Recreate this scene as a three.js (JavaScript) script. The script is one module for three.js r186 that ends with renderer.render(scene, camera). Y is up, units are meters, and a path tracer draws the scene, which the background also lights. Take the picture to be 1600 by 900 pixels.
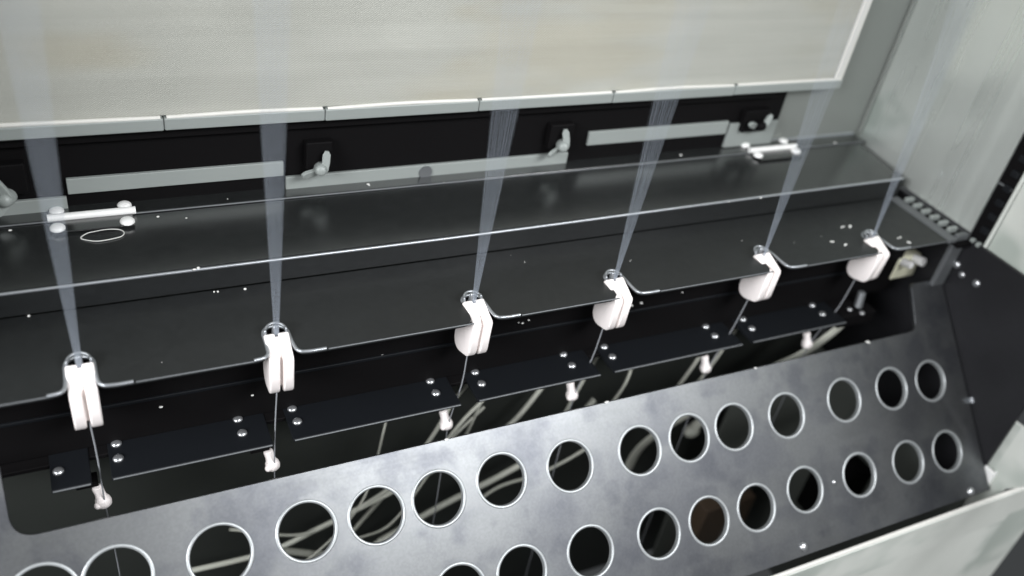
import * as THREE from 'three';
import { RoundedBoxGeometry } from 'three/addons/geometries/RoundedBoxGeometry.js';
import { mergeGeometries, mergeVertices, toCreasedNormals } from 'three/addons/utils/BufferGeometryUtils.js';
import { RectAreaLightUniformsLib } from 'three/addons/lights/RectAreaLightUniformsLib.js';

// ---------------------------------------------------------------- camera, light, exposure
// Lengths below are written in millimetres from the eye point, which stands 1.3 m above the shop floor.
const EYE = 1.3;
const V = (x, y, z) => new THREE.Vector3(x / 1000, EYE + y / 1000, z / 1000);
const scene = new THREE.Scene();
scene.background = new THREE.Color(0.05, 0.053, 0.055);          // dim hall around the machine
const camera = new THREE.PerspectiveCamera(35.92, 16 / 9, 0.02, 30);
camera.position.copy(V(0, 0, 0));
camera.quaternion.setFromRotationMatrix(new THREE.Matrix4().makeBasis(
  new THREE.Vector3(0.89466, 0.14818, 0.42146),
  new THREE.Vector3(0.14107, 0.80142, -0.58123),
  new THREE.Vector3(-0.42389, 0.57946, 0.69609)));
camera.focus = 0.5;
camera.userData.fStop = 4.2;
scene.add(camera);
const renderer = new THREE.WebGLRenderer({ antialias: true });
renderer.toneMapping = THREE.LinearToneMapping;
renderer.toneMappingExposure = 1;
renderer.shadowMap.enabled = true;
RectAreaLightUniformsLib.init();
const LAMPS = [   // ceiling batten lamps over the aisle: position, aim, width, height, strength
  { at: [740, 700, 740], to: [240, -350, -350], w: 0.9, h: 0.36, k: 25, label: 'white ceiling lamp over the right half of the aisle' },
  { at: [-1000, 330, 190], to: [330, -320, -390], w: 0.9, h: 0.4, k: 24, label: 'white ceiling lamp over the left half of the aisle' },
];

// ---------------------------------------------------------------- helpers
let seed = 7;
const rnd = () => { seed = (seed * 1664525 + 1013904223) >>> 0; return seed / 4294967296; };
const rr = (a, b) => a + (b - a) * rnd();
const used = {};
function numbered(n) { const k = used[n] = (used[n] ?? -1) + 1; return k ? `${n}_${String(k).padStart(3, '0')}` : n; }
const bases = new WeakMap();
function thing(name, label, category, base = [0, 0, 0], group) {
  const o = new THREE.Group(); o.name = numbered(name);
  o.position.copy(V(...base)); bases.set(o, o.position.clone());
  o.userData = { label, category }; if (group) o.userData.group = group;
  scene.add(o); return o;
}
function mesh(name, geo, mat, parent) {             // geometry in place; the parent's base is taken off
  const g = Array.isArray(geo) ? mergeGeometries(geo.map((q) => { const p = q.index ? q.toNonIndexed() : q; for (const a of Object.keys(p.attributes)) if (!['position', 'normal', 'uv'].includes(a)) p.deleteAttribute(a); return p; })) : geo;
  const m = new THREE.Mesh(g, mat); m.name = name; m.castShadow = m.receiveShadow = true;
  if (parent) { let b = new THREE.Vector3(); for (let p = parent; p; p = p.parent) if (bases.has(p)) { b = bases.get(p); break; } g.translate(-b.x, -b.y, -b.z); parent.add(m); }
  return m;
}
function struct(name, geo, mat) { const m = mesh(name, geo, mat); m.name = numbered(name); m.userData = { kind: 'structure' }; scene.add(m); return m; }
function solo(name, geo, mat, label, category, group) { const m = mesh(name, geo, mat); m.name = numbered(name); m.userData = { label, category }; if (group) m.userData.group = group; scene.add(m); return m; }
function worldUV(g) {                               // uv in metres by the way each face points
  const p = g.attributes.position, n = g.attributes.normal, uv = new Float32Array(p.count * 2);
  for (let i = 0; i < p.count; i++) {
    const ax = Math.abs(n.getX(i)), ay = Math.abs(n.getY(i)), az = Math.abs(n.getZ(i));
    const [a, b] = ax > ay && ax > az ? [p.getZ(i), p.getY(i)] : ay > az ? [p.getX(i), p.getZ(i)] : [p.getX(i), p.getY(i)];
    uv[2 * i] = a; uv[2 * i + 1] = b;
  }
  g.setAttribute('uv', new THREE.BufferAttribute(uv, 2)); return g;
}
function box(x0, x1, y0, y1, z0, z1, r = 0.4, seg = 2) {
  const w = Math.abs(x1 - x0), h = Math.abs(y1 - y0), d = Math.abs(z1 - z0);
  const g = new RoundedBoxGeometry(w / 1000, h / 1000, d / 1000, seg, Math.min(r, w / 2.1, h / 2.1, d / 2.1) / 1000);
  const c = V((x0 + x1) / 2, (y0 + y1) / 2, (z0 + z1) / 2); g.translate(c.x, c.y, c.z); return worldUV(g);
}
function tube(pts, r, seg = 24, rad = 8, closed = false, tension = 0.5) {
  const c = new THREE.CatmullRomCurve3(pts.map((p) => V(...p)), closed, 'catmullrom', tension);
  return new THREE.TubeGeometry(c, seg, r / 1000, rad, closed);
}
function dome(x, y, z, r, h, ax = [0, 1, 0], seg = 14) {   // pan head of a screw with its axis along ax, on the point given
  const pts = []; const n = 6;
  pts.push(new THREE.Vector2(r / 1000, -0.0006), new THREE.Vector2(r / 1000, 0));
  for (let i = 1; i <= n; i++) { const a = i / n * Math.PI / 2; pts.push(new THREE.Vector2(Math.max(r * Math.cos(a), 1e-3) / 1000, h * Math.sin(a) / 1000)); }
  const g = new THREE.LatheGeometry(pts, seg);
  g.applyQuaternion(new THREE.Quaternion().setFromUnitVectors(new THREE.Vector3(0, 1, 0), new THREE.Vector3(...ax).normalize()));
  const c = V(x, y, z); g.translate(c.x, c.y, c.z); return g;
}
function cyl(a, b, r0, r1 = r0, seg = 14) {
  const A = V(...a), B = V(...b), d = B.clone().sub(A), g = new THREE.CylinderGeometry(r1 / 1000, r0 / 1000, d.length(), seg);
  g.applyQuaternion(new THREE.Quaternion().setFromUnitVectors(new THREE.Vector3(0, 1, 0), d.clone().normalize()));
  const c = A.add(B).multiplyScalar(0.5); g.translate(c.x, c.y, c.z); return g;
}
function profileX(pts, x0, x1, bevel = 0, holes) {   // outline in (z, y) swept along x
  const s = new THREE.Shape(pts.map(([z, y]) => new THREE.Vector2(-z / 1000, y / 1000)));
  const g = new THREE.ExtrudeGeometry(s, { depth: (x1 - x0 - 2 * bevel) / 1000, bevelEnabled: bevel > 0, bevelSize: bevel / 1000, bevelThickness: bevel / 1000, bevelSegments: 2, bevelOffset: -bevel / 1000, curveSegments: 12 });
  g.rotateY(Math.PI / 2);                            // shape x (= -z) -> -z ; depth -> +x
  const c = V(x0 + bevel, 0, 0); g.translate(c.x, c.y, c.z); return worldUV(g);
}
function sphere(x, y, z, rx, ry = rx, rz = rx) { const g = new THREE.SphereGeometry(1 / 1000, 14, 10); g.scale(rx, ry, rz); const c = V(x, y, z); g.translate(c.x, c.y, c.z); return g; }

// ---------------------------------------------------------------- procedural textures
function lattice(n, s) { let q = s; const a = new Float32Array(n * n); for (let i = 0; i < a.length; i++) { q = (q * 1664525 + 1013904223) >>> 0; a[i] = q / 4294967296; } return a; }
const LAT = [1, 2, 3, 4].map((k) => lattice(64, k * 977 + 5));
function vn(x, y, k = 0) {                            // value noise, period 64
  const a = LAT[k & 3], xi = Math.floor(x), yi = Math.floor(y), fx = x - xi, fy = y - yi;
  const u = fx * fx * (3 - 2 * fx), v = fy * fy * (3 - 2 * fy), A = xi & 63, B = (xi + 1) & 63, C = (yi & 63) * 64, D = ((yi + 1) & 63) * 64;
  return (a[C + A] * (1 - u) + a[C + B] * u) * (1 - v) + (a[D + A] * (1 - u) + a[D + B] * u) * v;
}
const fbm = (x, y, k = 0) => 0.5 * vn(x, y, k) + 0.27 * vn(x * 2 + 7, y * 2 + 3, k + 1) + 0.15 * vn(x * 4 + 1, y * 4 + 9, k + 2) + 0.08 * vn(x * 8, y * 8, k + 3);
function tex(w, h, sizeX, sizeY, fn, color = true, shift = 0) {
  const d = new Uint8Array(w * h * 4);
  for (let j = 0; j < h; j++) for (let i = 0; i < w; i++) {
    const c = fn(i / w, j / h, i, j), o = (j * w + i) * 4;
    for (let q = 0; q < 3; q++) d[o + q] = Math.max(0, Math.min(255, Array.isArray(c) ? c[q] : c));
    d[o + 3] = 255;
  }
  const t = new THREE.DataTexture(d, w, h); t.wrapS = t.wrapT = THREE.RepeatWrapping; t.magFilter = THREE.LinearFilter; t.minFilter = THREE.LinearMipmapLinearFilter; t.generateMipmaps = true;
  if (color) t.colorSpace = THREE.SRGBColorSpace;
  t.repeat.set(1 / sizeX, 1 / sizeY); t.offset.set(shift, 0); t.needsUpdate = true; return t;
}
const mix = (a, b, t) => a.map((q, i) => q + (b[i] - q) * t);
const sm = (a, b, x) => { const t = Math.max(0, Math.min(1, (x - a) / (b - a))); return t * t * (3 - 2 * t); };
// woven quench cloth: fine twill, long weft streaks, faint yellow staining
const clothColor = tex(2048, 1024, 0.68, 0.34, (u, v, i, j) => {
  const tw = ((i + j * 2) % 6 < 3 ? -20 : 18) + (j % 3 === 0 ? -8 : 4);
  const streak = (vn(u * 4, v * 64, 0) - 0.5) * 8 + (vn(u * 12, v * 64 * 3, 1) - 0.5) * 3;
  const stain = sm(0.5, 0.75, fbm(u * 5 + 3, v * 8, 2));
  const cell = (fbm(u * 9, v * 9, 1) - 0.5) * 14;
  return mix([168, 169, 161], [167, 165, 152], stain).map((c) => c + tw + streak + cell);
}, true, 0.18);
const clothBump = tex(512, 512, 0.08, 0.08, (u, v, i, j) => 128 + 60 * Math.sin((i + j) * Math.PI * 2 / 8) + 50 * Math.sin((i - j) * Math.PI * 2 / 4) + 30 * (vn(u * 64, v * 64) - 0.5), false);
const brushed = tex(1024, 1024, 0.8, 0.8, (u, v) => 120 + 60 * (vn(u * 64, v * 2, 0) - 0.5) + 70 * (fbm(u * 3, v * 5, 1) - 0.5) + 40 * (vn(u * 64 * 4, v * 4, 2) - 0.5), false);
const wallColor = tex(1024, 1024, 0.8, 0.8, (u, v) => { const n = fbm(u * 16, v * 10, 0), s = sm(0.52, 0.75, fbm(u * 10 + 9, v * 14, 2)); return mix([208, 213, 208], [176, 185, 179], s).map((c) => c + 22 * (n - 0.5)); }, true, 0.7);
const plateColor = tex(2048, 512, 0.8, 0.2, (u, v) => {   // sheet steel with oily hand smears and dull spots
  const n = fbm(u * 12, v * 3, 0), s = sm(0.35, 0.75, fbm(u * 22 + 4, v * 5.5 + 2, 1)), d = sm(0.5, 0.82, fbm(u * 36, v * 9 + 5, 3)), k = sm(0.6, 0.95, vn(u * 60 + 2, v * 15 + 8, 1)) * 0.35;
  return mix(mix([102, 104, 105], [91, 93, 96], s), [74, 76, 81], Math.max(d * 0.6, k)).map((c) => c + 10 * (n - 0.5) + 6 * (vn(u * 800, v * 200, 2) - 0.5));
}, true, 0.15);
const plateRough = tex(1024, 256, 0.8, 0.2, (u, v) => 122 + 24 * (fbm(u * 16 + 4, v * 4 + 2, 1) - 0.4) + 8 * (vn(u * 20, v * 256, 2) - 0.5) + 8 * (vn(u * 60 + 2, v * 15 + 8, 1) - 0.5), false, 0.15);
const dustRough = tex(1024, 1024, 0.8, 0.8, (u, v) => 118 + 40 * (fbm(u * 10, v * 22, 1) - 0.45) + 14 * (vn(u * 200, v * 200, 3) - 0.5), false, 0.15);
const blackColor = tex(1024, 1024, 0.8, 0.8, (u, v) => { const n = fbm(u * 12, v * 20, 2), c = 34 + 8 * (n - 0.5) + 6 * (vn(u * 300, v * 300, 1) - 0.5); return [c - 1, c + 1, c + 1]; }, true, 0.15);

const M = {
  cloth: new THREE.MeshStandardMaterial({ map: clothColor, bumpMap: clothBump, bumpScale: 0.00025, roughness: 0.9 }),
  trim: new THREE.MeshStandardMaterial({ color: 0xd0cfc9, roughness: 0.42 }),
  wall: new THREE.MeshStandardMaterial({ map: wallColor, roughnessMap: brushed, roughness: 0.68, metalness: 0.6 }),
  post: new THREE.MeshStandardMaterial({ color: 0x8f938f, roughness: 0.5, metalness: 0.5 }),
  lid: new THREE.MeshPhysicalMaterial({ map: blackColor, roughnessMap: dustRough, roughness: 0.5, ior: 2.3 }),
  deck: new THREE.MeshPhysicalMaterial({ map: blackColor, color: 0xd2d4d8, roughnessMap: dustRough, roughness: 0.9, ior: 1.55 }),
  black: new THREE.MeshPhysicalMaterial({ color: 0x0b0a0b, roughness: 0.7, specularIntensity: 0.22 }),
  rubber: new THREE.MeshPhysicalMaterial({ color: 0x0c0f13, roughness: 0.6, specularIntensity: 0.5 }),
  edge: new THREE.MeshStandardMaterial({ color: 0xa6aaae, roughness: 0.35, metalness: 0.7 }),
  dull: new THREE.MeshStandardMaterial({ color: 0x6d7072, roughness: 0.5, metalness: 0.5 }),
  bolt: new THREE.MeshStandardMaterial({ color: 0xc4c6c8, roughness: 0.3, metalness: 0.85 }),
  zinc: new THREE.MeshStandardMaterial({ color: 0xf0f0ee, roughness: 0.36, metalness: 0.1 }),
  ceramic: new THREE.MeshPhysicalMaterial({ color: 0xfbf4f1, roughness: 0.38, clearcoat: 0.25, clearcoatRoughness: 0.3 }),
  panel: new THREE.MeshStandardMaterial({ map: plateColor, roughnessMap: plateRough, roughness: 0.8, metalness: 0.9 }),
  rim: new THREE.MeshStandardMaterial({ color: 0xa4a8a9, roughness: 0.42, metalness: 0.55 }),
  rail: new THREE.MeshStandardMaterial({ color: 0x909693, roughness: 0.5, metalness: 0.1 }),
  fibre: new THREE.MeshStandardMaterial({ color: 0xa0a8b2, roughness: 0.55 }),
  yarn: new THREE.MeshStandardMaterial({ color: 0x8d9094, roughness: 0.6 }),
  white: new THREE.MeshStandardMaterial({ map: wallColor, color: 0xf4f2f0, roughness: 0.45 }),
  inner: new THREE.MeshStandardMaterial({ color: 0x303330, roughness: 0.55, metalness: 0.2 }),
  duct: new THREE.MeshStandardMaterial({ color: 0x5c605b, roughness: 0.5 }),
  hose: new THREE.MeshStandardMaterial({ color: 0xc6c8bc, roughness: 0.45 }),
  cream: new THREE.MeshStandardMaterial({ color: 0xd6d5bd, roughness: 0.4 }),
  brown: new THREE.MeshStandardMaterial({ color: 0x6a5a4a, roughness: 0.5 }),
  darkSide: new THREE.MeshStandardMaterial({ map: blackColor, color: 0xb4adc0, roughness: 0.55 }),
  glow: new THREE.MeshStandardMaterial({ color: 0xffffff, emissive: 0xffffff, emissiveIntensity: 3 }),
  lint: new THREE.MeshStandardMaterial({ color: 0xd8d8d4, roughness: 0.6 }),
};

// ---------------------------------------------------------------- lamps (outside the frame)
for (const L of LAMPS) {
  const light = new THREE.RectAreaLight(0xfbfcff, L.k, L.w, L.h);
  light.position.copy(V(...L.at)); light.lookAt(V(...L.to)); scene.add(light);
  const t = thing('ceiling_lamp', L.label, 'lamp', L.at); t.quaternion.copy(light.quaternion);
  const housing = new THREE.Mesh(worldUV(new RoundedBoxGeometry(L.w + 0.03, L.h + 0.03, 0.06, 2, 0.008)), M.trim); housing.name = 'housing'; housing.position.z = 0.036; t.add(housing);
  const pane = new THREE.Mesh(new THREE.BoxGeometry(L.w, L.h, 0.003), M.glow); pane.name = 'diffuser'; pane.position.z = 0.004; t.add(pane);
}

// ---------------------------------------------------------------- cabinet shell
struct('back_wall', box(-110, 602, -292, 320, -479, -475.5, 0.3), M.post);
{
  const t = thing('left_side_wall', 'pale steel side wall closing the left end of the cabinet', 'wall', [-110, -312, -410]);
  mesh('panel', box(-113, -110, -312, 320, -479, -346, 0.5), M.wall, t);
}
{
  const t = thing('right_side_wall', 'stained pale steel side wall right of the woven cloth', 'wall', [600, -304, -410]);
  mesh('panel', box(600, 602.5, -304, 320, -475.4, -346, 0.6), M.wall, t);
  mesh('corner_flange', box(596.6, 599.8, -286, 320, -475.3, -472.6, 0.8), M.post, t);
}
{
  const t = thing('lower_back_plate', 'dark grey inner plate seen through the round holes', 'panel', [250, -738, -428]);
  mesh('panel', box(-110, 600, -738, -312, -430, -427, 0.4), M.inner, t);
}
{ // grey inner duct plates behind the punched panel
  const t = thing('inner_duct', 'plain grey duct face behind the right hand holes of the punched panel', 'duct', [450, -738, -400]);
  mesh('face', box(480, 612, -600, -482, -398, -395, 0.6), M.duct, t);
  mesh('face', box(455, 548, -738, -604, -398, -395, 0.6), M.duct, t);
  mesh('face', box(650, 720, -738, -604, -398, -395, 0.6), M.duct, t);
}

// ---------------------------------------------------------------- woven quench screen
{
  const t = thing('quench_screen', 'large pale woven cloth screen above the black machine', 'screen', [250, -238, -465]);
  mesh('woven_cloth', worldUV(box(-111, 533, -230, 330, -474, -464.6, 0.5)), M.cloth, t);
  const xs = [-110, 47.5, 135.5, 233.5, 332.5, 436.5, 541];
  for (let i = 0; i + 1 < xs.length; i++) {
    const dy = rr(-0.2, 0.2);
    mesh('edge_strip', [box(xs[i] + 0.15, xs[i + 1] - 0.15, -237.6 + dy, -230.4 + dy * 0.4, -471, -461.6, 0.9, 3)], M.rail, t);
    mesh('bead', [tube([[xs[i] + 1.6, -230.6 + dy, -463.4], [(xs[i] + xs[i + 1]) / 2, -230 + rr(-0.5, 0.4), -463.1], [xs[i + 1] - 1.5, -230.5 + dy, -463.4]], 1.3, 12, 8)], M.trim, t);
  }
  mesh('side_strip', box(533.2, 541, -230, 330, -471, -462.6, 1.4, 3), M.trim, t);
}
{
  const t = thing('plenum_front', 'black recessed strip under the woven cloth screen', 'panel', [200, -290, -475]);
  mesh('panel', box(-110, 500, -291, -238.5, -475.2, -473.2, 0.3), M.black, t);
  mesh('ledge', box(-110, 486, -245, -241, -473, -468, 0.5), M.black, t);
}
{
  const rails = [[-109, -5, -289.5, -278.5, 'short grey rail piece left of the first wing clamp'], [-4, 113.5, -277, -267.4, 'upper grey rail piece between first and second wing clamps'],
    [115, 312, -288.5, -278.2, 'lower grey rail piece with an oval slot between second and third wing clamps'], [326, 449, -274, -263.6, 'upper grey rail piece between third and fourth wing clamps'], [451, 498, -286, -266, 'short pale rail piece behind the right hand hinge']];
  for (const [x0, x1, y0, y1, l] of rails) {
    const t = thing('grey_rail', l, 'rail', [(x0 + x1) / 2, y0, -472], 'grey rail pieces under the woven screen');
    mesh('bar', box(x0, x1, y0, y1, -473, -470.6, 0.5), M.rail, t);
    if (x0 === 115) mesh('slot_plug', cyl([205.5, -283.2, -470.8], [205.5, -283.2, -469.8], 4.6, 4.4, 20), M.dull, t);
    if (x0 === -4 || x0 === 326) mesh('lower_edge', box(x0, x1 - 1, -289.6, -288, -472.6, -469.5, 0.4), M.edge, t);
  }
}
// wing clamps hanging in the gap
function wing(x, y, z, tilt, label, dark) {
  const t = thing('wing_clamp', label, 'clamp', [x, y, z], 'wing clamps under the woven screen');
  const B = V(x, y, z);
  const mk = (n, g, m) => { g.rotateZ(tilt); g.translate(B.x, B.y, B.z); return mesh(n, g, m, t); };
  const lathe = (pts) => { const g = new THREE.LatheGeometry(pts.map(([r, h]) => new THREE.Vector2(r / 1000, h / 1000)), 16); return g; };
  const hub = lathe([[0.01, 5], [2.4, 5], [3.6, 3], [4.2, 0], [4.2, -3.5], [3, -5], [0.01, -5]]); hub.rotateX(Math.PI / 2.6);
  mk('hub', hub, dark ? M.black : M.rail);
  for (const s of [-1, 1]) {
    const w = new THREE.Shape([[1, -2.2], [3, -1.6], [7, 1.2], [10.6, 4.4], [11.4, 6.6], [10.2, 8], [7.6, 7.2], [4, 4], [1, 2.6]].map(([a, h]) => new THREE.Vector2(a * 0.95 / 1000, h * 0.95 / 1000)));
    const g = new THREE.ExtrudeGeometry(w, { depth: 0.0016, bevelEnabled: true, bevelSize: 0.0004, bevelThickness: 0.0004, bevelSegments: 2 }); g.translate(0, -0.0015, 0.0004); g.rotateX(-0.4); if (s < 0) g.rotateY(Math.PI); mk('wing', g, M.rail);
  }
  const st = new THREE.CylinderGeometry(0.0013, 0.0013, 0.016, 10); st.rotateX(Math.PI / 2); st.translate(0, 0, -0.004); mk('stud', st, M.bolt);
}
wing(-33, -271.5, -463, 1.45, 'wing clamp at the far left edge under the cloth screen');
wing(134, -270, -463, 0.75, 'wing clamp with a raised right wing, between second yarn and lower rail');
wing(301, -268, -463, 1.05, 'upright V shaped wing clamp right of the third yarn');
wing(473, -265, -463, 0.25, 'dark wing clamp just above the right hand hinge', true);
for (const [x, h] of [[-30, 8], [134, 8], [301, 9], [472, 12]]) {
  const t = thing('clamp_block', `black block behind the ${x < 0 ? 'leftmost' : x < 200 ? 'second' : x < 400 ? 'third' : 'rightmost'} wing clamp`, 'block', [x, -262, -470]);
  mesh('block', box(x - h, x + h, -272, -254, -473, -466.5, 1), M.black, t);
}

// ---------------------------------------------------------------- hinged lid
{
  const t = thing('hinged_lid', 'long glossy black hinged lid below the cloth screen', 'lid', [250, -305, -440]);
  mesh('back_leaf', box(-110, 592, -288.6, -286.4, -474.6, -461.2, 0.6), M.lid, t);
  mesh('fold_line', tube([[-109, -286.7, -460.4], [100, -286.5, -460.4], [350, -286.8, -460.4], [591, -286.5, -460.4]], 0.55, 40, 6), M.dull, t);
  mesh('back_edge', box(-110, 592, -287.2, -285.0, -475.4, -474, 0.3), M.edge, t);
  mesh('lid_sheet', profileX([[-459.6, -287.2], [-408, -290.9], [-408, -292.6], [-459.6, -289]], -110, 585, 0.3), M.lid, t);
  mesh('front_drop', profileX([[-407.8, -291.2], [-406.6, -291.8], [-406.4, -305.8], [-408.2, -305.8], [-407.9, -293.4]], -110, 585, 0.2), M.deck, t);
  mesh('front_ridge', tube([[-109, -292.0, -406.9], [50, -292.3, -407.2], [220, -292.4, -406.9], [400, -291.2, -407], [584, -290.4, -407]], 0.9, 60, 8), M.edge, t);
}
function hinge(x0, x1, scr, label) {
  const t = thing('butt_hinge', label, 'hinge', [(x0 + x1) / 2, -286, -461], 'hinges of the black lid');
  mesh('rear_leaf', box(x0 + 2, x1 - 2, -286.3, -285.5, -476, -462.6, 0.3), M.lid, t);
  mesh('front_leaf', box(x0 + 2, x1 - 2, -286.8, -285.8, -459.4, -448, 0.3), M.lid, t);
  mesh('knuckle', cyl([x0, -284.8, -461], [x1, -284.8, -461], 2.2, 2.2, 18), M.zinc, t);
  for (const [x, z] of scr) mesh('screw', dome(x, -285.4, z, 3.9, 2.1), M.zinc, t);
}
hinge(-15.8, 28.5, [[-11, -468.5], [23.4, -468.3], [-11.5, -451.5], [23.1, -451.3]], 'bright steel hinge with four domed screws at the left');
hinge(469, 515.5, [[472.5, -471], [512, -471.5], [472.5, -454.5], [511, -455]], 'bright steel hinge with four domed screws at the right');
{
  const pts = []; for (let i = 0; i < 10; i++) { const a = i / 10 * Math.PI * 2; pts.push([10 + 10.5 * Math.cos(a) + rr(-0.8, 0.8), -288 + 0.1 * Math.cos(a), -444 + 5.2 * Math.sin(a) + rr(-0.6, 0.6)]); }
  solo('filament_loop', tube(pts, 0.28, 60, 5, true), M.lint, 'thin loose filament loop lying on the black lid by the left hinge', 'thread');
}

// ---------------------------------------------------------------- applicator deck with flared notches
const NX = [-10.2, 83, 196, 292.6, 413.5, 513.5];
const DY = -306.5, LIP = -343.6;
function notchOutline(c) {      // from left lip round the back to right lip, (x, z)
  const p = [];
  p.push([c - 13, LIP]); p.push([c - 9.5, LIP - 0.9]); p.push([c - 7.4, LIP - 3.2]); p.push([c - 6.7, LIP - 8]);
  p.push([c - 6.5, LIP - 18]);
  for (let i = 0; i <= 8; i++) { const a = Math.PI - i / 8 * Math.PI; p.push([c + 6.4 * Math.cos(a), LIP - 18.5 - 6.2 * Math.sin(a)]); }
  p.push([c + 6.5, LIP - 18]); p.push([c + 6.7, LIP - 8]); p.push([c + 7.4, LIP - 3.2]); p.push([c + 9.5, LIP - 0.9]); p.push([c + 13, LIP]);
  return p;
}
{
  const t = thing('applicator_deck', 'flat black deck whose front lip carries six U notches', 'deck', [250, -310, -375]);
  const out = [[-110, -406], [-110, LIP]];
  for (const c of NX) out.push(...notchOutline(c));
  out.push([575, LIP], [575, -406]);
  const s = new THREE.Shape(out.map(([x, z]) => new THREE.Vector2(x / 1000, -z / 1000)));
  const g = new THREE.ExtrudeGeometry(s, { depth: 0.0022, bevelEnabled: false }); g.rotateX(-Math.PI / 2); const o = V(0, DY - 2.2, 0); g.translate(0, o.y, 0);
  mesh('deck_plate', worldUV(g), M.deck, t);
  for (const c of NX) {
    const p = notchOutline(c);
    const long = [...(c < 100 ? [[c - 15, LIP - 0.2], ...p.slice(1, -1)] : p.slice(4, -1)), [c + 15, LIP - 0.1], [c + 22, LIP - 0.1]];
    mesh('notch_edge', tube(long.map(([x, z]) => [x, DY - 0.3, z]), 0.95, 90, 7, false, 0.3), M.edge, t);
  }
  let a = -109;
  for (const c of [...NX, 596]) { mesh('lip_edge', tube([[a, DY - 0.7, LIP + 0.1], [Math.min(c - (c < 100 ? 15 : 7), 574), DY - 0.7, LIP + 0.1]], 0.5, 4, 6), M.dull, t); a = c + 23; if (a > 560) break; }
  mesh('front_face', box(-110, 575, -372, -309, -379, -371, 0.6), M.black, t);
  mesh('front_fold', box(-110, 540, -345.5, -343.5, -371, -369.6, 0.4), M.rubber, t);
}
// ---------------------------------------------------------------- ceramic oil guides
function bodyProfile(dz = 0) {
  const s = new THREE.Shape(); const q = (z, y) => [-(z + dz) / 1000, y / 1000];
  s.moveTo(...q(-358.5, -303.6)); s.lineTo(...q(-345.6, -309.2)); s.quadraticCurveTo(...q(-344.2, -310), ...q(-344.1, -312));
  s.lineTo(...q(-344.8, -330)); s.quadraticCurveTo(...q(-345.2, -334.6), ...q(-349.5, -335.6));
  s.lineTo(...q(-356, -337.6)); s.quadraticCurveTo(...q(-363, -338.5), ...q(-364.4, -332)); s.quadraticCurveTo(...q(-365.4, -325), ...q(-361, -321.6));
  s.lineTo(...q(-355, -318.2)); s.lineTo(...q(-361.5, -308.5)); s.quadraticCurveTo(...q(-361.8, -305), ...q(-358.5, -303.6));
  return s;
}
function extrudeX(s, x0, x1, b) {
  const g = new THREE.ExtrudeGeometry(s, { depth: (x1 - x0 - 2 * b) / 1000, bevelEnabled: true, bevelSize: b / 1000, bevelThickness: b / 1000, bevelOffset: -b / 1000, bevelSegments: 3, curveSegments: 8 });
  g.rotateY(Math.PI / 2); const o = V(x0 + b, 0, 0); g.translate(o.x, o.y, 0); return toCreasedNormals(mergeVertices(g), 0.6);
}
const coreShape = (() => {
  const s = new THREE.Shape(); const q = (z, y) => [-z / 1000, y / 1000];
  s.moveTo(...q(-357.5, -304.8)); s.lineTo(...q(-348.4, -310.5)); s.lineTo(...q(-348.4, -331)); s.lineTo(...q(-352, -333.5)); s.lineTo(...q(-360, -335)); s.lineTo(...q(-362.8, -330)); s.lineTo(...q(-361, -323)); s.lineTo(...q(-353.5, -318)); s.lineTo(...q(-360, -308.5)); s.lineTo(...q(-357.5, -304.8));
  return s;
})();
const guideLabels = ['leftmost white ceramic yarn guide, seen straight on with two legs', 'second white ceramic yarn guide from the left on the deck lip', 'third white ceramic yarn guide from the left on the deck lip',
  'fourth white ceramic yarn guide, beside a row of white lint flecks', 'fifth white ceramic yarn guide, second from the right on the lip', 'rightmost white ceramic yarn guide near the steel side wall'];
const gx = [-10.2, 82.7, 195, 290.4, 409.3, 511];
const guide = thing('yarn_guide', guideLabels[0], 'yarn guide', [gx[0], -336, -352], 'white ceramic yarn guides on the deck lip');
{
  const c = gx[0];
  mesh('flange', extrudeX(bodyProfile(), c - 6.3, c - 0.9, 0.9), M.ceramic, guide);
  mesh('flange', extrudeX(bodyProfile(), c + 0.9, c + 6.3, 0.9), M.ceramic, guide);
  mesh('groove_core', extrudeX(coreShape, c - 1.1, c + 1.1, 0.1), M.ceramic, guide);
  const loop = []; for (let i = 0; i <= 10; i++) { const a = Math.PI * (0.02 + 0.96 * i / 10); loop.push([c + 5.4 * Math.cos(a), -303.2 + 1.2 * Math.sin(a), -360 - 5.4 * Math.sin(a)]); }
  mesh('wire_clip', tube([[c + 5.2, -311, -359], ...loop, [c - 5.2, -311, -359]], 0.75, 40, 7), M.edge, guide);
  mesh('nozzle', [cyl([c, -309, -362.6], [c, -301.6, -361.4], 1.9, 1.6, 14), sphere(c, -301.6, -361.4, 1.6)], M.edge, guide);
  mesh('holder', box(c - 3.4, c + 3.4, -332, -318, -371.2, -363, 0.6), M.black, guide);
}
for (let i = 1; i < 6; i++) { const k = guide.clone(); k.name = numbered('yarn_guide'); k.position.x += (gx[i] - gx[0]) / 1000; k.rotation.set([0, 0.03, -0.02, 0.02, -0.03, 0.04][i], [0, -0.04, 0.05, 0.02, 0.07, 0.1][i], [0, 0.015, -0.02, 0.01, -0.015, 0.02][i]); k.userData = { label: guideLabels[i], category: 'yarn guide', group: guide.userData.group }; scene.add(k); }

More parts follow.
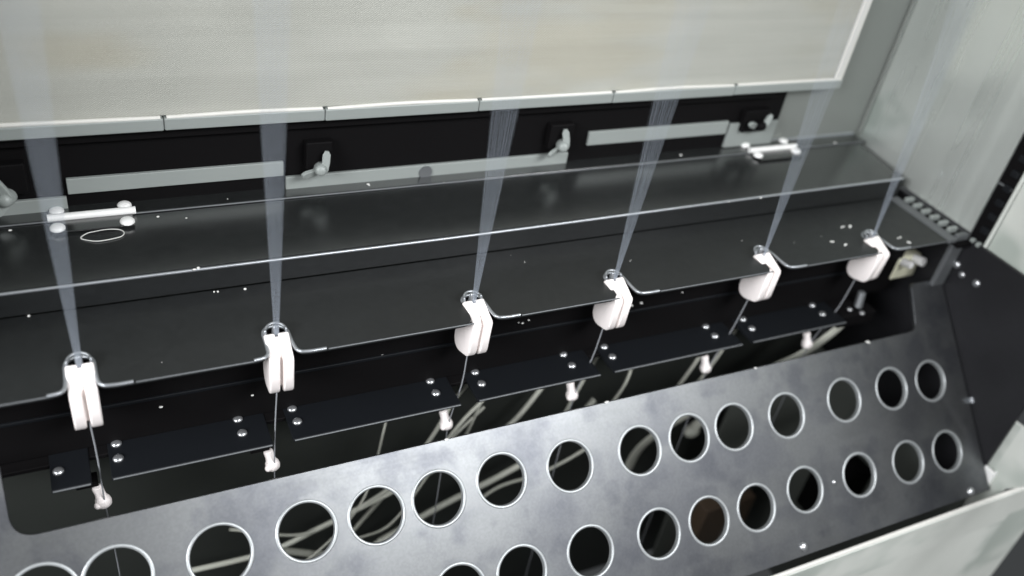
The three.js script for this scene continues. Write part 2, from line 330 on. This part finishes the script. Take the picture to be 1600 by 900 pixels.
// ---------------------------------------------------------------- black shelf of strips with notches
{
  const t = thing('guide_shelf', 'black shelf of flat strips with screw pairs beside each yarn gap', 'shelf', [240, -376, -368]);
  const cut = [[-32, -13.5], [-4.2, 77.8], [89, 190.6], [201.8, 289.6], [299.8, 407.6], [416.6, 507.4]];
  const scr = [[-28.2, null], [0.3, 63.6], [94.2, 179.2], [209.8, 274.5], [305.8, 391.8], [425.6, 494]];
  cut.forEach(([a, b], i) => {
    const p = mesh('strip_plate', box(a, b, -374.4, -372, -391, -346.2, 0.5), M.rubber, t);
    const e = mesh('front_edge', tube([[a + 0.6, -372.7, -346], [(a + b) / 2, -372.6 + rr(-0.15, 0.15), -346], [b - 0.6, -372.7, -346]], 0.55, 10, 6), M.dull, p);
    scr[i].forEach((x, k) => { if (x === null) return; for (const z of i === 0 ? [-359] : [-370.4, -359.2]) { const m = mesh('screw', dome(x + rr(-0.3, 0.3), -372.1, z + rr(-0.3, 0.3), 2.8, 1.9), M.bolt, p); } });
  });
  mesh('rear_web', box(-110, 540, -375.4, -372.6, -400, -364.8, 0.5), M.black, t);
  mesh('end_block', box(508.4, 545, -384, -373, -390, -352, 0.8), M.black, t);
  mesh('end_plug', [cyl([531, -384, -357], [536, -364, -364], 3.4, 3.2, 14), sphere(536, -363.6, -364.2, 3.2, 2, 3.2)], M.dull, t);
  for (const [x, z] of [[523, -359], [530, -352.6]]) mesh('screw', dome(x, -373, z, 2.2, 1.4), M.bolt, t);
}

// ---------------------------------------------------------------- eyelets under the shelf
const eyeLabels = ['leftmost small white eyelet bead under the shelf', 'second small white eyelet bead, just above the fourth round hole', 'third small white eyelet bead from the left', 'fourth small white eyelet bead from the left', 'fifth small white eyelet bead from the left', 'rightmost small white eyelet bead, in front of the pale curved band'];
const ex = [[-10.3, -405.6], [81.1, -406.4], [191.4, -404.6], [284.2, -403.6], [399.2, -406.4], [498.2, -404.8]];
const eye = thing('yarn_eyelet', eyeLabels[0], 'eyelet', [ex[0][0], -405.6, -362], 'small white eyelet beads under the shelf');
{
  const [x, y] = ex[0];
  const pts = [[0.01, -3.6], [2.2, -3.5], [3.8, -2.2], [4.3, 0], [3.9, 2.2], [3, 3.6], [2.7, 6], [2.9, 9.4], [2.4, 10.6], [0.01, 10.8]].map(([a, h]) => new THREE.Vector2(a / 1000, h / 1000));
  const bead = new THREE.LatheGeometry(pts, 20); bead.rotateZ(0.2); bead.rotateX(-0.3); const o = V(x, y - 1.5, -363.5); bead.translate(o.x, o.y, o.z);
  mesh('bead', bead, M.ceramic, eye);
  mesh('lug', sphere(x - 3, y - 1.6, -361.5, 2, 2, 2.2), M.ceramic, eye);
  mesh('bracket', [box(x - 12, x - 1, y + 8.4, y + 12, -374, -366, 0.5), box(x - 12, x - 8, y + 11.5, y + 33, -374, -370, 0.5)], M.black, eye);
}
ex.forEach(([x, y], i) => { if (!i) return; const k = eye.clone(); k.name = numbered('yarn_eyelet'); k.position.x += (x - ex[0][0]) / 1000; k.position.y += (y - ex[0][1]) / 1000; k.userData = { label: eyeLabels[i], category: 'eyelet', group: eye.userData.group }; scene.add(k); });

// ---------------------------------------------------------------- yarns: fans of filaments, gathered by the guides
function fan(i) {
  const words = ['leftmost', 'second', 'third', 'fourth', 'fifth', 'rightmost'];
  const w184 = [10.8, 11.2, 15, 17, 18, 17][i], x184 = [-9.6, 81.8, 195.4, 292, 405.5, 500][i];
  const t = thing('yarn', i === 0 || i === 5 ? `${words[i]} pale yarn, a fan of filaments running into a white guide` : `${words[i]} pale yarn from the left, a fan of filaments running into a white guide`, 'yarn', [gx[i], -340, -346], 'pale yarns running down to the guides');
  const N = 180, r = 0.0000065, parts = [];
  const y0 = -303.6, yt = 240;
  const pos = [], nor = [], idx = [];
  for (let k = 0; k < N; k++) {
    const u = -1 + 2 * (k + 0.5 + rr(-1.5, 1.5)) / N, dz = rr(-1, 1);
    const w0 = 1.6, at = (y) => { const q = (y - y0) / (-184 - y0); const ww = w0 * 1.6 + (w184 - w0 * 1.6) * q; return V(gx[i] + (x184 - gx[i]) * q + u * ww / 2, y, -358.4 + 0.6 * Math.min(q, 1.15) + dz * 1.2 * q); };
    const ys = [-330, y0, -250, -184, -60, yt];
    const pp = ys.map((y) => y < y0 ? V(gx[i] + u * 0.5, y, -355 + dz * 0.3) : at(y));
    pp.forEach((P, j) => { const b = pos.length / 3; for (let s = 0; s < 4; s++) { const a = s / 4 * Math.PI * 2 + 0.4; pos.push(P.x + r * Math.cos(a), P.y, P.z + r * Math.sin(a)); nor.push(Math.cos(a), 0, Math.sin(a)); }
      if (j) for (let s = 0; s < 4; s++) { const s2 = (s + 1) % 4; idx.push(b - 4 + s, b + s, b - 4 + s2, b + s, b + s2, b - 4 + s2); } });
  }
  const g = new THREE.BufferGeometry(); g.setAttribute('position', new THREE.Float32BufferAttribute(pos, 3)); g.setAttribute('normal', new THREE.Float32BufferAttribute(nor, 3)); g.setIndex(idx);
  const m = mesh('filaments', g, M.fibre, t); m.userData.kind = 'stuff';
  const [e, y] = ex[i];
  const sx = [-9.4, 81.6, 195.2, 288.8, 405.4, 508][i];
  mesh('thread_line', tube([[gx[i], -328, -356], [gx[i] + (sx - gx[i]) * 0.5, -348, -357], [sx, -367, -358], [e + 0.6, y, -361.6], [e + 1.6, y - 60, -364], [e + 3, y - 330, -368]], 0.42, 40, 6, false, 0.3), M.yarn, t);
}
for (let i = 0; i < 6; i++) fan(i);

// ---------------------------------------------------------------- punched steel panel
{
  const t = thing('punched_panel', 'sloping sheet steel panel with two rows of round holes', 'panel', [0, -350.4, -348.7]);
  t.rotation.x = -Math.atan2(0.7006, 0.7135);
  bases.delete(t);                                   // its children are laid out in the panel's own plane: x along, y up the slope
  const S = (a) => a.map(([x, s]) => new THREE.Vector2(x / 1000, -s / 1000));
  const shape = new THREE.Shape();
  const P = (x, s) => [x / 1000, -s / 1000];
  shape.moveTo(...P(-109, 0)); shape.lineTo(...P(-109, 166)); shape.lineTo(...P(600, 166)); shape.lineTo(...P(600, -1)); shape.lineTo(...P(571, -1)); shape.quadraticCurveTo(...P(567, -1), ...P(566.6, 3));
  shape.lineTo(...P(562.4, 28)); shape.quadraticCurveTo(...P(561.6, 34.4), ...P(554, 34.6)); shape.lineTo(...P(-39, 35.2)); shape.quadraticCurveTo(...P(-49.6, 35), ...P(-50.6, 25)); shape.lineTo(...P(-51.4, 0));
  const rows = [[-87, 65], [-41.1, 65.4], [-8.2, 65.4], [40.4, 66.8], [85.4, 65.9], [124.3, 67], [161.4, 66.7], [201.7, 65.4], [248, 67.6], [299, 69.3], [337.8, 69.4], [375, 69.9], [420.9, 71.5], [475.5, 71.4], [523.2, 72.1], [564.4, 74],
    [-8, 120], [40, 120], [86, 120], [125, 120.4], [164.1, 120.8], [203.5, 120.7], [250.5, 120.9], [300.7, 122.9], [339.9, 124.6], [379.4, 125.6], [423.2, 123.9], [474.4, 125.5], [523.3, 127.3], [565.1, 128.4]];
  const R = (x) => 16.1 - 0.9 * Math.max(0, x) / 565;
  for (const [x, s] of rows) { const h = new THREE.Path(); h.absarc(x / 1000, -s / 1000, R(x) / 1000, 0, Math.PI * 2, true); shape.holes.push(h); }
  const g = new THREE.ExtrudeGeometry(shape, { depth: 0.0024, bevelEnabled: true, bevelSize: 0.0003, bevelThickness: 0.0003, bevelSegments: 1, curveSegments: 40 }); g.translate(0, 0, -0.0024);
  t.add(mesh('sheet', worldUV(g), M.panel));
  for (const [x, s] of rows) {
    const w = rr(0.88, 1.1), q = [[-1.1 * w, -2.6], [-1.1 * w, 0.1], [-0.7, 0.5], [0, 0.7], [0.7, 0.5], [1.05 * w, 0.05], [1.05 * w, -0.2]].map(([a, b]) => new THREE.Vector2((R(x) + a) / 1000, b / 1000));
    const k = new THREE.LatheGeometry(q, 48); k.rotateX(Math.PI / 2); const m = mesh('hole_rim', k, M.rim); m.rotation.z = rr(0, 6); m.position.set(x / 1000, -s / 1000, 0); t.add(m);
  }
  for (const [x, s] of [[411, 160.4], [579.3, 162.6], [120, 160]]) { const d = dome(0, 0, 0, 3.2, 1.6, [0, 0, 1]); d.translate(x / 1000, -s / 1000 - EYE, 0.0006); t.add(mesh('screw', d, M.bolt)); }
  { const d = dome(0, 0, 0, 1.5, 0.9, [0, 0, 1]); d.translate(0.4495, -0.1248 - EYE, 0.0004); t.add(mesh('rivet', d, M.bolt)); }
  const tab = worldUV(new RoundedBoxGeometry(0.003, 0.005, 0.004, 2, 0.001)); tab.translate(0.6005, -0.0962, 0.002); t.add(mesh('edge_tab', tab, M.edge));
}

// ---------------------------------------------------------------- hoses and bands behind the panel
const hoses = [
  [[[95, -535, -396], [150, -566, -398], [172, -558, -400], [217, -536.5, -400], [266, -518, -400], [310, -498, -402], [345, -470, -412]], 3.2, M.hose, 'pale hose crossing behind the sixth and seventh round holes'],
  [[[20, -548, -410], [85, -548, -408], [122, -531, -404], [190, -505, -404], [262, -478, -408], [300, -440, -416]], 2.6, M.hose, 'pale hose crossing behind the fourth and fifth round holes'],
  [[[148, -560, -412], [196, -470, -402], [212, -420, -396], [232, -396, -398]], 2, M.hose, 'pale hose rising behind the third eyelet bead'],
  [[[222, -500, -404], [236, -430, -400], [246, -390, -402]], 1.6, M.hose, 'thin hose between third and fourth eyelet beads'],
  [[[300, -520, -404], [318, -430, -398], [334, -392, -400]], 1.8, M.hose, 'thin pale hose right of the fourth eyelet bead'],
  [[[404, -500, -402], [420, -440, -396], [436, -398, -398]], 1.8, M.hose, 'pale thin hose left of the fifth eyelet bead'],
  [[[424, -500, -402], [441, -440, -396], [458, -398, -398]], 1.8, M.hose, 'pale thin hose right of the fifth eyelet bead'],
  [[[60, -500, -398], [110, -530, -402], [150, -520, -404], [196, -480, -398], [240, -440, -402]], 1.5, M.hose, 'thin pale hose curving behind the fourth and fifth round holes'],
  [[[100, -575, -404], [140, -545, -396], [175, -540, -398], [205, -500, -404]], 1.2, M.hose, 'very thin hose behind the fifth round hole'],
  [[[205, -470, -396], [225, -430, -392], [262, -402, -396], [300, -392, -404]], 1.8, M.hose, 'pale hose bending right below the shelf, between third and fourth eyelet beads'],
  [[[330, -500, -396], [350, -440, -390], [356, -410, -392], [380, -396, -402]], 1.6, M.hose, 'pale hose bending right, left of the fifth eyelet bead'],
  [[[235, -560, -402], [262, -530, -398], [300, -520, -394], [345, -500, -396], [372, -470, -404]], 1.6, M.hose, 'pale hose crossing behind the eighth and ninth round holes'],
  [[[20, -590, -400], [70, -560, -394], [110, -548, -392], [150, -505, -396], [165, -440, -402], [168, -400, -404]], 1.1, M.hose, 'very thin pale hose rising from the fourth round hole to the shelf'],
];
for (const [pts, r, m, l] of hoses) solo('hose', tube(pts, r * 0.78, 40, 8), m, l, 'hose');
{
  const t = thing('inner_side_plate', 'plain dark grey inner side plate seen through the right hand holes', 'panel', [598, -738, -340]);
  mesh('plate', profileX([[-425, -478], [-300, -478], [-242, -490], [-242, -738], [-425, -738]], 595, 598, 0.4), M.duct, t);
  mesh('brace', box(540, 594, -580, -535, -338, -316, 2), M.black, t);
}
{ // flat curved band
  const c = new THREE.CatmullRomCurve3([[392, -560, -402], [397.5, -529.4, -400], [412, -500, -392], [440, -462, -378], [472, -438, -372], [508, -427, -372], [540, -406, -373], [560, -386, -376]].map((p) => V(...p)));
  const s = new THREE.Shape([[-0.0009, -0.0052], [0.0009, -0.0052], [0.0009, 0.0052], [-0.0009, 0.0052]].map((q) => new THREE.Vector2(...q)));
  const g = new THREE.TubeGeometry(c, 60, 0.0055, 10); const p = g.attributes.position;
  for (let i = 0; i <= 60; i++) { const q = c.getPointAt(i / 60); for (let j = 0; j <= 10; j++) { const k = i * 11 + j; p.setZ(k, q.z + (p.getZ(k) - q.z) * 0.25); } } g.computeVertexNormals();
  solo('curved_band', g, M.hose, 'wide pale flat band curving behind the rightmost eyelet bead', 'band');
}
{
  const t = thing('valve_block', 'brownish valve block behind a lower round hole of the punched panel', 'valve', [516, -738, -394]);
  mesh('body', box(486, 546, -738, -622, -408, -380, 2), M.brown, t);
  mesh('fitting', [cyl([514, -622, -394], [514, -610, -394], 6, 5, 12), cyl([508, -614, -390], [528, -614, -390], 3.4, 3.4, 12)], M.dull, t);
}
{
  const t = thing('inner_nozzle', 'blurry grey nozzle behind the tenth round hole', 'nozzle', [452, -533, -402]);
  mesh('body', [sphere(452, -527, -402, 8, 6, 6), cyl([453, -523, -402], [466, -509, -402], 4.5, 2.6, 12)], M.hose, t);
  mesh('support', box(449, 455, -524, -506, -427, -405, 1), M.black, t);
}

// ---------------------------------------------------------------- right hand end: flange, post, gasket, frames
{
  const t = thing('deck_end_flange', 'pale grey end flange along the right edge of the black deck', 'flange', [585, -312, -375]);
  mesh('flange_strip', box(575.4, 585, -309.5, -305.9, -406, -343, 0.8), M.dull, t);
  mesh('channel', box(585.3, 599.8, -313, -309.5, -412, -340, 0.5), M.black, t);
  for (let i = 0; i < 7; i++) mesh('tab', box(589, 598, -309.3, -305.2 + rr(-0.3, 0.3), -402 + i * 8.8, -398.6 + i * 8.8, 0.6), M.rail, t);
}
{
  const t = thing('corner_post', 'short grey upright post between deck flange and punched panel', 'post', [594, -352, -346]);
  mesh('post', box(586.5, 599.6, -352, -305, -348.6, -344.6, 0.9), M.dull, t);
}
{
  const t = thing('pale_fitting', 'cream plastic fitting with two white knobs under the deck end', 'fitting', [583, -362, -374]);
  mesh('body', box(570, 598, -362, -340, -384, -370, 3, 3), M.cream, t);
  mesh('knob', cyl([576, -344, -370], [576, -342, -362], 3.2, 2.8, 14), M.zinc, t);
  mesh('knob', cyl([589, -343, -370], [589, -341, -362], 4, 3.6, 14), M.zinc, t);
}
{
  const t = thing('lower_side_panel', 'dark side panel right of the punched panel', 'panel', [604, -740, -300]);
  mesh('panel', [box(601.2, 604, -740, -309, -427, -245, 0.6), box(601.2, 604, -400, -309, -236.6, -120, 0.6)], M.darkSide, t);
  mesh('bolt', [dome(601, -332.5, -343.6, 3, 2, [-1, 0, 0]), dome(601, -336.8, -336, 2.6, 1.6, [-1, 0, 0])], M.bolt, t);
  mesh('bolt', dome(601, -335.5, -322.6, 3, 1.8, [-1, 0, 0]), M.bolt, t);
}
{
  const t = thing('door_gasket', 'black toothed gasket strip beside the front edge of the steel side wall', 'gasket', [606, -308, -338]);
  mesh('strip', box(604.2, 606, -318, 320, -347, -334, 0.5), M.black, t);
  for (let i = 0; i < 16; i++) mesh('tooth', box(601, 604, -300 + i * 12, -295 + i * 12, -340.5, -334.6, 0.6), M.rubber, t);
  mesh('cross_rib', box(602.6, 604, -262, -260.4, -346, -334.4, 0.3), M.dull, t);
  for (const z of [-342, -336.5]) mesh('clip', box(600.5, 604, -311, -307.5, z - 1.6, z + 1.6, 0.6), M.rail, t);
}
{
  const t = thing('door_frame', 'white upright door frame at the right edge', 'frame', [612, -318, -250]);
  mesh('panel', box(606.5, 609, -321, 320, -331.5, -90, 1), M.white, t);
  mesh('rolled_edge', tube([[604.3, -324, -340], [604.9, -317, -334], [605.2, -240, -332.4], [605.2, 318, -332.4]], 1.6, 30, 10), M.white, t);
}
{
  const t = thing('front_apron', 'white sheet metal apron below the punched panel', 'panel', [240, -800, -221]);
  mesh('apron_sheet', box(-300, 626, -860, -463, -222.4, -220, 0.7), M.white, t);
  mesh('top_edge', tube([[-300, -462.4, -222], [100, -462.2, -222], [700, -462.6, -222]], 1.5, 30, 10), M.trim, t);
  mesh('end_sheet', box(628.6, 684, -860, -463, -225.4, -223, 0.9), M.white, t);
}
{
  const t = thing('side_upright', 'white upright with a rounded top at the lower right edge', 'frame', [611, -740, -200]);
  const s = new THREE.Shape(); const q = (z, y) => [-z / 1000, y / 1000];
  s.moveTo(...q(-247, -740)); s.lineTo(...q(-247, -467)); s.quadraticCurveTo(...q(-253, -444), ...q(-263, -424)); s.quadraticCurveTo(...q(-265, -413), ...q(-256, -411)); s.lineTo(...q(-232, -409)); s.lineTo(...q(-212, -440)); s.lineTo(...q(-213, -446)); s.lineTo(...q(-226, -463)); s.lineTo(...q(-226, -740));
  mesh('panel', extrudeX(s, 605, 608, 0.4), M.white, t);
}
{
  const t = thing('angle_bracket', 'small bright angle bracket at the lower right corner of the punched panel', 'bracket', [603, -478, -236]);
  mesh('plate', [box(600.8, 606, -470, -455, -238, -236, 0.6), box(601, 603, -470, -455, -245, -236.4, 0.6)], M.zinc, t);
  mesh('screw', dome(600.4, -466, -240.5, 2.8, 1.6, [-0.7, 0.5, 0.5]), M.bolt, t);
}
// ---------------------------------------------------------------- lint flecks
{
  const geos = [], put = (x, y, z, r, e = 1) => { const n = 1 + Math.floor(rnd() * 2.2); for (let i = 0; i < n; i++) { const g = sphere(x + rr(-1.6, 1.6) * (n > 1), y, z + rr(-0.8, 0.8) * (n > 1), r * rr(0.6, 1.1) * e, r * 0.5, r * rr(0.6, 1)); geos.push(g); } };
  for (const [x, z, r] of [[165.6, -467, 1.1], [409.5, -467, 1.1], [79.5, -466, 0.7], [39.4, -456, 0.9], [215, -461, 0.7], [-34, -457, 1], [54, -452, 0.6], [560, -463, 1.2]]) put(x, -287.2 - (z > -459 ? (z + 459) * 0.093 : -0.6), z, r);
  for (const [x, z, r] of [[439, -406, 1], [52, -406.4, 0.9], [410, -406, 0.6]]) put(x, -291, z, r);
  for (const [x, z, r] of [[76, -403, 1.1], [60.6, -404, 0.8], [-30, -405.5, 0.9], [508, -377.4, 1.3], [501, -378.6, 0.9], [484, -357.8, 0.9], [476, -363, 1], [243.8, -391, 0.4], [538.5, -348.6, 1], [536, -356, 0.9]]) put(x, DY + 0.2, z, r);
  for (const [x, y, r] of [[148, -344, 1], [236, -337.4, 0.9], [242, -336.4, 0.9], [311.5, -338, 1.4], [318.5, -338.6, 1.4], [327, -338.8, 1.3], [10, -324, 0.8], [24, -352, 0.8], [360, -336, 0.7], [72, -356, 0.8]]) put(x, y, -370.6, r, 1.2);
  for (let i = 0; i < 9; i++) put(rr(-20, 560), DY + 0.1, rr(-404, -350), rr(0.15, 0.35));
  for (let i = 0; i < 8; i++) put(rr(-20, 560), -287.4, rr(-473, -461), rr(0.15, 0.35));
  for (const [x, z] of [[282, -323.8], [510, -323.6], [402, -323.6], [172, -323.4]]) put(x, -374.3, z, 1, 1.6);
  const m = solo('lint_flecks', geos, M.lint, 'white lint flecks scattered over the black lid and deck', 'lint'); m.userData.kind = 'stuff';
}
scene.traverse((o) => { if (o.isMesh) { o.castShadow = true; o.receiveShadow = true; } });
renderer.render(scene, camera);
